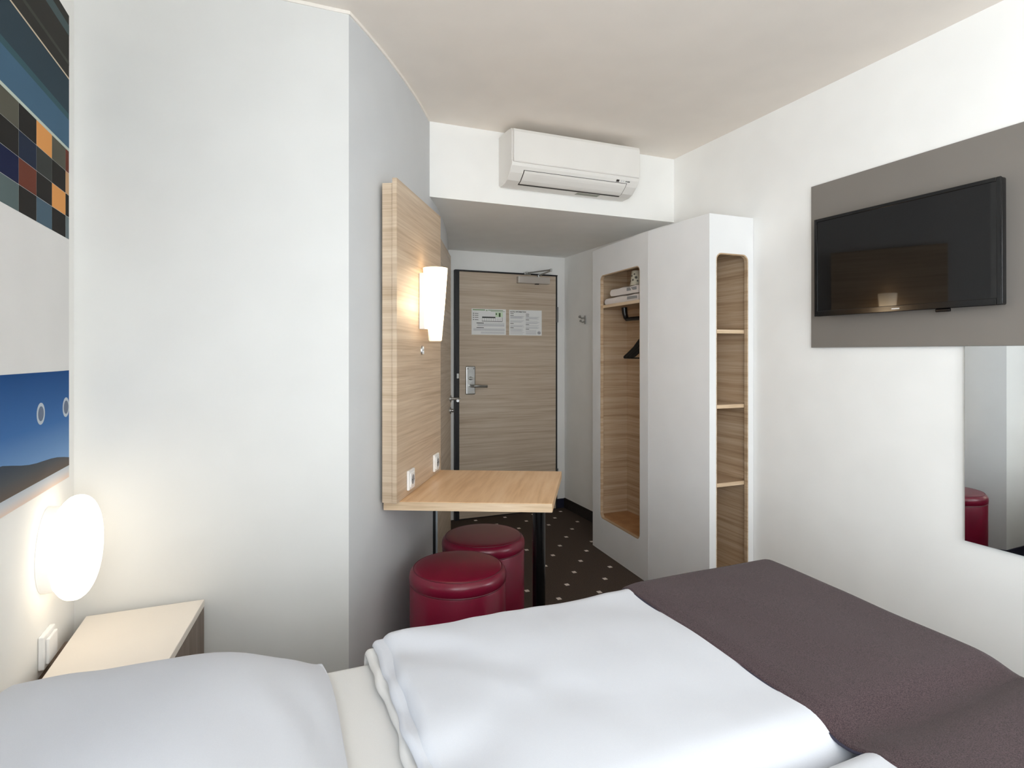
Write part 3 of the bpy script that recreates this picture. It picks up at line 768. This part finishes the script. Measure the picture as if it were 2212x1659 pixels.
tbox(MB(), (.014, TWd - .014), (.0, .0025), (.024, THt - .014)).build('screen', M['tv_screen'], tv)
tbox(MB(), (.345, .375), (.006, .0068), (.009, .0135)).build('brand_mark', M['logo'], bezel)
tbox(MB(), (.50, .55), (-.012, .0), (-.012, 0)).build('sensor_bump', M['tv_black'], tv, bevel=.003)
MB().box((2.29, 1.40, 1.60), (XBD - .0005, 1.66, 1.84)).build('wall_bracket', M['black_plastic'], tv)
mi = thing('wall_mirror', 'frameless wall mirror below the taupe board, showing a stool', 'mirror', (XR, .75, .655))
fm, lm = frame((XR - .020, 1.313), (XR - .003, .50))      # hangs turned a little out of the wall plane
MB().prism([(XR - .020, 1.313), (XR - .0005, 1.313), (XR - .0005, .50), (XR - .003, .50)], .659, 1.3635).build('glass_body', M['mirror_edge'], mi)
MB().obox(fm, (.001, lm - .002), (.0001, .0006), (.660, 1.3634)).build('mirror_face', M['mirror'], mi)

# ------------------------------------------------------------------ printed wall panel above the bed
XP = XL + .010
art = thing('printed_wall_panel', 'large printed picture panel with dark bands, coloured squares and blue sky above the bed head', 'picture', (XL, 1.10, .977))
Y1, Yn = 2.052, 0.05
MB().box((XL + .0005, Yn, .977), (XP, Y1, 2.322)).build('board', M['panel_white'], art, bevel=.001)
def pc(name, rgb, y0, y1, z0, z1, lift=.0006, mat=None):
    return MB().box((XP - .0001, y0, z0), (XP + lift, y1, z1)).build(name, mat or plain(name + '_ink', rgb, .8, spec=.08), art)
pc('dark_band', (58, 57, 54), Yn + .002, Y1 - .002, 2.140, 2.3205)
pc('grey_stripe', (78, 92, 94), Yn + .002, Y1 - .002, 2.262, 2.292, .0009)
pc('olive_stripe', (72, 74, 68), Yn + .002, Y1 - .002, 2.176, 2.186, .0009)
pc('pale_line', (206, 190, 168), Yn + .002, Y1 - .002, 2.135, 2.140)
pc('slate_band', (56, 70, 80), Yn + .002, Y1 - .002, 2.035, 2.135)
pc('teal_line', (64, 92, 100), Yn + .002, Y1 - .002, 2.017, 2.035)
pc('blue_band', (74, 104, 128), Yn + .002, Y1 - .002, 1.934, 2.017)
pc('light_line', (196, 206, 196), Yn + .002, Y1 - .002, 1.926, 1.934)
C = dict(k=(44, 42, 40), g=(92, 90, 80), n=(40, 48, 66), v=(30, 36, 66), s=(92, 106, 106), r=(108, 60, 48), o=(222, 156, 92), d=(62, 64, 62), b=(78, 98, 112), t=(194, 154, 116), w=(112, 124, 128))
IM = {k: plain('square_ink_' + k, v, .8, spec=.08) for k, v in C.items()}
cols = ['rtkw', 'gkok', 'odkb', 'knrk', 'gkvs', 'dnkb', 'korg', 'bkdk', 'nkgo', 'kdrb', 'sknk', 'otkd', 'kgkn', 'rkbs', 'dkok', 'kngk', 'bdkr']
yb = [Y1 - .002, 2.020, 1.910, 1.800, 1.690]
while yb[-1] > .2: yb.append(yb[-1] - .110)
for i, cs in enumerate(cols):
    if i + 1 >= len(yb): break
    for j, ch in enumerate(cs):
        zt = 1.925 - j * .0640
        MB().box((XP - .0001, yb[i + 1] + .0012, zt - .0628), (XP + .0006, yb[i] - .0012, zt)).build('printed_square', IM[ch], art)
# sky and hills of the lower print
sky = band_mat('printed_sky', [(0, (124, 158, 200)), (.45, (66, 110, 166)), (1, (32, 74, 130))], 1.04 - .977, 1.288 - .977)
n = 40; V = []; Fc = []
for i in range(n + 1):
    y = Yn + .002 + (Y1 - .004 - Yn) * i / n
    V += [(XP + .0005, y, 1.030), (XP + .0005, y, 1.289 + .006 * max(0, (1.95 - y)) )]
for i in range(n): Fc.append((2 * i, 2 * i + 2, 2 * i + 3, 2 * i + 1))
MB().add(V, Fc).build('printed_sky', sky, art)
hillm = band_mat('printed_hill', [(0, (104, 92, 84)), (.5, (84, 86, 90)), (1, (66, 74, 86))], 1.013 - .977, 1.08 - .977)
V = []; Fc = []
for i in range(n + 1):
    y = Yn + .002 + (Y1 - .004 - Yn) * i / n
    V += [(XP + .0008, y, 1.013), (XP + .0008, y, 1.037 + .052 * min(1, max(0, (2.05 - y) / .46)) + .004 * math.sin(y * 17) - .03 * max(0, 1.3 - y))]
for i in range(n): Fc.append((2 * i, 2 * i + 2, 2 * i + 3, 2 * i + 1))
MB().add(V, Fc).build('printed_hill', hillm, art)
pc('pale_strip', (0, 0, 0), Yn + .002, Y1 - .002, .979, 1.013, .0006, band_mat('printed_pale_strip', [(0, (230, 206, 190)), (.6, (206, 206, 208)), (1, (190, 198, 206))], .979 - .977, 1.013 - .977))
ringm, porth = plain('printed_ring', (176, 188, 200), .45), plain('printed_porthole', (62, 84, 116), .45)
for y in (2.022, 1.828):
    q = MB().lathe((XP + .0006, y, 1.184), [(.028, 0), (.028, .0004)], 30, (1, 0, 0)).build('printed_ring', ringm, art)
    MB().lathe((XP + .001, y, 1.184), [(.019, 0), (.019, .0003)], 30, (1, 0, 0)).build('printed_porthole', porth, q)

# ------------------------------------------------------------------ bedside lamp, switches, nightstand
bl = thing('bedside_lamp', 'lit pebble-shaped white glass wall lamp beside the bed', 'lamp', (XL, 1.90, .68))
cL = Vector((XL, 1.900, .815)); tl = math.radians(14)
def peb(y, z): return (y * math.cos(tl) + z * math.sin(tl), -y * math.sin(tl) + z * math.cos(tl))
mb = MB(); V = []; Fc = []; nu, nv = 40, 22
for i in range(nv + 1):
    ph = math.pi * i / nv              # 0 back, pi front
    for j in range(nu):
        a = 2 * math.pi * j / nu
        rr = math.sin(ph) ** .80
        y, z = peb(.098 * rr * math.cos(a), .138 * rr * math.sin(a))
        dx = .068 - .055 * math.copysign(abs(math.cos(ph)) ** .9, math.cos(ph))
        V.append(cL + Vector((dx, y, z)))
for i in range(nv):
    for j in range(nu): Fc.append((i * nu + j, i * nu + (j + 1) % nu, (i + 1) * nu + (j + 1) % nu, (i + 1) * nu + j))
mb.add(V, Fc).build('glass_shade', M['glass_lamp'], bl, smooth=True)
pr_ = []
for dx in (.0005, .030):
    for j in range(nu):
        a = 2 * math.pi * j / nu; y, z = peb(.078 * math.cos(a), .112 * math.sin(a)); pr_.append(cL + Vector((dx, y, z)))
MB().add(pr_, [tuple(range(nu)), tuple(range(2 * nu - 1, nu - 1, -1))] + [(j, nu + j, nu + (j + 1) % nu, (j + 1) % nu) for j in range(nu)]).build('wall_base', M['white_plastic'], bl, smooth=True)

ls = thing('light_switch', 'white wall light switch plate under the bedside lamp', 'switch', (XL, 1.89, .53))
MB().box((XL + .0005, 1.840, .520), (XL + .014, 1.925, .606)).build('plate', M['white_plastic'], ls, bevel=.003)
MB().box((XL + .014, 1.850, .530), (XL + .022, 1.915, .596)).build('rocker', M['white_plastic'], ls, bevel=.003)

ns = thing('nightstand', 'wall-hung nightstand with pale top and brown wood side, by the bed head', 'nightstand', (-.37, 1.9, .20))
MB().prism([(XL + .038, 1.62), (-.262, 1.62), (-.205, 2.105), (XL + .038, 2.105)], .522, .545).build('top_panel', M['cream_top'], ns, bevel=.002)
MB().add(*(lambda a, b, z0, z1, t: ([(*a, z0), (*b, z0), (b[0] - t, b[1], z0), (a[0] - t, a[1], z0), (*a, z1), (*b, z1), (b[0] - t, b[1], z1), (a[0] - t, a[1], z1)],
         [(0, 1, 2, 3), (7, 6, 5, 4), (0, 4, 5, 1), (1, 5, 6, 2), (2, 6, 7, 3), (3, 7, 4, 0)]))((-.262, 1.62), (-.206, 2.105), .22, .5215, .02)).build('side_panel', M['grey_wood'], ns)
MB().box((XL + .038, 1.62, .22), (XL + .058, 2.105, .5215)).build('side_panel', M['grey_wood'], ns)
MB().prism([(XL + .0585, 1.63), (-.284, 1.63), (-.230, 2.10), (XL + .0585, 2.10)], .22, .24).build('bottom_panel', M['grey_wood'], ns)
MB().box((XL + .0005, 1.70, .30), (XL + .0378, 2.05, .50)).build('wall_mount', M['grey_wood'], ns)

# ------------------------------------------------------------------ bed
BY0, BY1, BX0, BX1 = -.14, 1.435, -.545, 1.496
bed = thing('double_bed', 'white double bed with its head against the printed panel wall', 'bed', ((BX0 + BX1) / 2, (BY0 + BY1) / 2, 0))
MB().box((BX0, BY0 + .02, .05), (BX1 - .03, BY1 - .02, .345)).build('base', M['grey_wood'], bed, bevel=.01)
for x in (BX0 + .1, BX1 - .15):
    for y in (BY0 + .12, BY1 - .12): MB().lathe((x, y, 0), [(.025, 0), (.03, .05)], 16).build('leg', M['black'], bed)

def soft(name, xs_, ys_, zf, mat, parent=None, thick=.02, xo=None):
    V = [(x + (xo(x, y) if xo else 0), y, zf(x, y, i, j)) for i, x in enumerate(xs_) for j, y in enumerate(ys_)]
    n = len(ys_); Fc = [(i * n + j, (i + 1) * n + j, (i + 1) * n + j + 1, i * n + j + 1) for i in range(len(xs_) - 1) for j in range(n - 1)]
    o = MB().add(V, Fc).build(name, mat, parent, smooth=True)
    if thick:
        s_ = o.modifiers.new('thickness', 'SOLIDIFY'); s_.thickness = thick; s_.offset = -1
    return o
def prof(a0, a1, drop0, drop1, r0, r1, n=60, over0=.0, over1=.0):
    """positions along an axis with the drop of a rounded edge at both ends: list of (pos, drop)"""
    out = []
    k = 12
    for i in range(k):                          # hanging + rounded start
        if drop0 > r0: pass
    a = []
    if drop0 > r0:
        for i in range(4): a.append((a0, drop0 - (drop0 - r0) * i / 4))
    for i in range(k):
        t = math.pi / 2 * i / k; a.append((a0 + r0 * (1 - math.cos(t)), r0 * (1 - math.sin(t)) * min(1, drop0 / r0)))
    for i in range(n + 1): a.append((a0 + r0 + (a1 - r1 - a0 - r0) * i / n, 0))
    for i in range(1, k + 1):
        t = math.pi / 2 * i / k; a.append((a1 - r1 + r1 * math.sin(t), r1 * (1 - math.cos(t)) * min(1, drop1 / r1)))
    if drop1 > r1:
        for i in range(1, 5): a.append((a1, r1 + (drop1 - r1) * i / 4))
    return a
def slab(name, X_, Y_, ztop, wob, mat, parent=None, zmin=.30, thick=.02, xo=None):
    def zf(x, y, i, j):
        dx, dy = X_[i][1], Y_[j][1]
        return max(ztop - dx - dy + wob(x, y) * (1 if dx + dy < .05 else .3), zmin)
    return soft(name, [p[0] for p in X_], [p[0] for p in Y_], zf, mat, parent, thick, xo)
def nz(x, y, s_, z=0.): return mnoise.noise(Vector((x * s_, y * s_, z)))

for (y0, y1) in ((BY0, .668), (.676, BY1)):
    slab('mattress', prof(BX0, BX1, .24, .24, .035, .035, 24), prof(y0, y1, .24, .24, .035, .03, 24), .592, lambda x, y: .002 * nz(x, y, 4), M['linen2'], bed, .34, 0)

# duvets
def duvet(y0, y1, d0, d1, r0, r1, label, seed):
    t = thing('duvet', label, 'duvet', (.89, (y0 + y1) / 2, .595), 'white duvets on the double bed')
    def wob(x, y):
        e = math.exp(-((x - .235) / .18) ** 2)
        w_ = .007 * nz(x, y, 3.0, seed) + .003 * nz(x * 1.6, y, 9, seed + 3)
        w_ += e * (.007 * math.sin(y * 17 + seed + 6 * nz(x, y, 3, seed)) - .004)
        w_ += .004 * math.sin((x * .45 + y) * 22 + 4 * nz(x, y, 2, seed)) * (.35 + .65 * math.exp(-((y - y0) / .2) ** 2))
        return w_
    def wave(k, amp):       # uneven head-end edge
        return lambda x, y: (amp * nz(0, y, 4.5, seed + k) + amp * .6 * nz(0, y, 13, seed + 2 * k)) * math.exp(-max(0, x - .24) / .10)
    X_ = prof(.243, 1.526, .034, .26, .026, .052, 90)
    Y_ = prof(y0, y1, d0, d1, r0, r1, 60)
    slab('cover', X_, Y_, .654, wob, M['linen'], t, .37, .018, wave(1, .012))
    # turned-back lower layers peeking out at the head end
    for k, (xe, zt) in enumerate(((.222, .6365), (.209, .6190))):
        def wob2(x, y, k=k): return .005 * nz(x, y, 7, seed + 9 + k) + .003 * math.sin(y * (31 + 9 * k) + 5 * nz(x, y, 4, seed + k))
        X2 = prof(xe, .56, .013, .01, .012, .01, 20)
        Y2 = prof(y0 + .01, y1 - .006 - .006 * k, min(d0, .02), .10, .02, .03, 60)
        slab('lower_layer', X2, Y2, zt, wob2, M['linen'] if k == 0 else M['linen2'], t, .51, .010, wave(5 + 3 * k, .018))
    return t
duvet(.739, 1.460, .060, .24, .095, .048, 'white duvet on the far half of the bed, towards the desk', 1.3)
duvet(-.17, .715, .24, .050, .05, .05, 'white duvet on the near half of the bed, cut off at the picture bottom', 7.7)

# runner across the foot
def runz():
    X_ = prof(.952, 1.538, .006, .27, .006, .055, 60)
    Y_ = prof(-.18, 1.471, .25, .25, .055, .052, 110)
    def zf(x, y, i, j):
        dx, dy = X_[i][1], Y_[j][1]
        gap = .022 * math.exp(-((y - .737) / .052) ** 2)
        w_ = .007 * nz(x, y, 3.0, 1.3 if y > .73 else 7.7) + .002 * nz(x, y, 7, 4)
        edge = .006 * math.exp(-((x - .952) / .03) ** 2)
        return max(.665 - dx - dy - gap + w_ * (1 if dx + dy < .05 else .3) - edge, .36)
    return X_, Y_, zf
X_, Y_, zf = runz()
rn = thing('bed_runner', 'plum brown woven bed runner across the foot of the bed', 'bed runner', (1.245, .65, .36))
soft('cloth', [p[0] for p in X_], [p[0] for p in Y_], zf, M['runner'], rn, .006)
mb = MB(); jj = [j for j in range(len(Y_))]
mb.tube([(X_[0][0] - .001, Y_[j][0], zf(X_[0][0], Y_[j][0], 0, j) - .002) for j in jj], .0028, 8)
mb.build('hem', M['runner_edge'], rn, smooth=True)

# pillow
def pillow(cx_, cy_, hx, hy, z0, h, label):
    t = thing('pillow', label, 'pillow', (cx_, cy_, z0))
    n = 56; V = []; Fc = []
    def pt(i, j, side):
        u, v = -1 + 2 * i / n, -1 + 2 * j / n
        uu, vv = math.sin(u * math.pi / 2), math.sin(v * math.pi / 2)
        x = cx_ + hx * uu * (1 - .07 * vv ** 4 - .02 * (1 - vv * vv)); y = cy_ + hy * vv * (1 - .07 * uu ** 4 - .02 * (1 - uu * uu))
        tu = max(0, 1 - abs(uu) ** 2.2) ** (.95 if uu > 0 else .30)
        th = tu * (max(0, 1 - abs(vv) ** 3.2) ** .62)
        wr = .010 * nz(x, y, 4.5, 2.2) * th + .006 * math.sin((x * .8 + y * .6) * 30 + 5 * nz(x, y, 3, 5)) * (1 - th) * th * 2
        seam = h * (.10 + .46 * max(0, -uu) ** 1.5)          # propped up towards the wall
        z = z0 + (seam + (h - seam) * th + wr if side else seam * (1 - th) + .001)
        return (x, y, z)
    for side in (1, 0):
        o = len(V)
        for i in range(n + 1):
            for j in range(n + 1): V.append(pt(i, j, side))
        for i in range(n):
            for j in range(n):
                q = (o + i * (n + 1) + j, o + (i + 1) * (n + 1) + j, o + (i + 1) * (n + 1) + j + 1, o + i * (n + 1) + j + 1)
                Fc.append(q if side else q[::-1])
    o = MB().add(V, Fc).build('pillowcase', M['linen'], t, smooth=True)
    bm = bmesh.new(); bm.from_mesh(o.data); bmesh.ops.remove_doubles(bm, verts=bm.verts, dist=.0008); bm.to_mesh(o.data); bm.free()
    for p in o.data.polygons: p.use_smooth = True
    MB().tube([pt(0, j, 1) for j in range(n + 1)], .0035, 8).build('hem', M['linen2'], t, smooth=True)
    return t
pillow(-.182, 1.072, .310, .379, .593, .166, 'large white pillow at the bed head beside the nightstand')
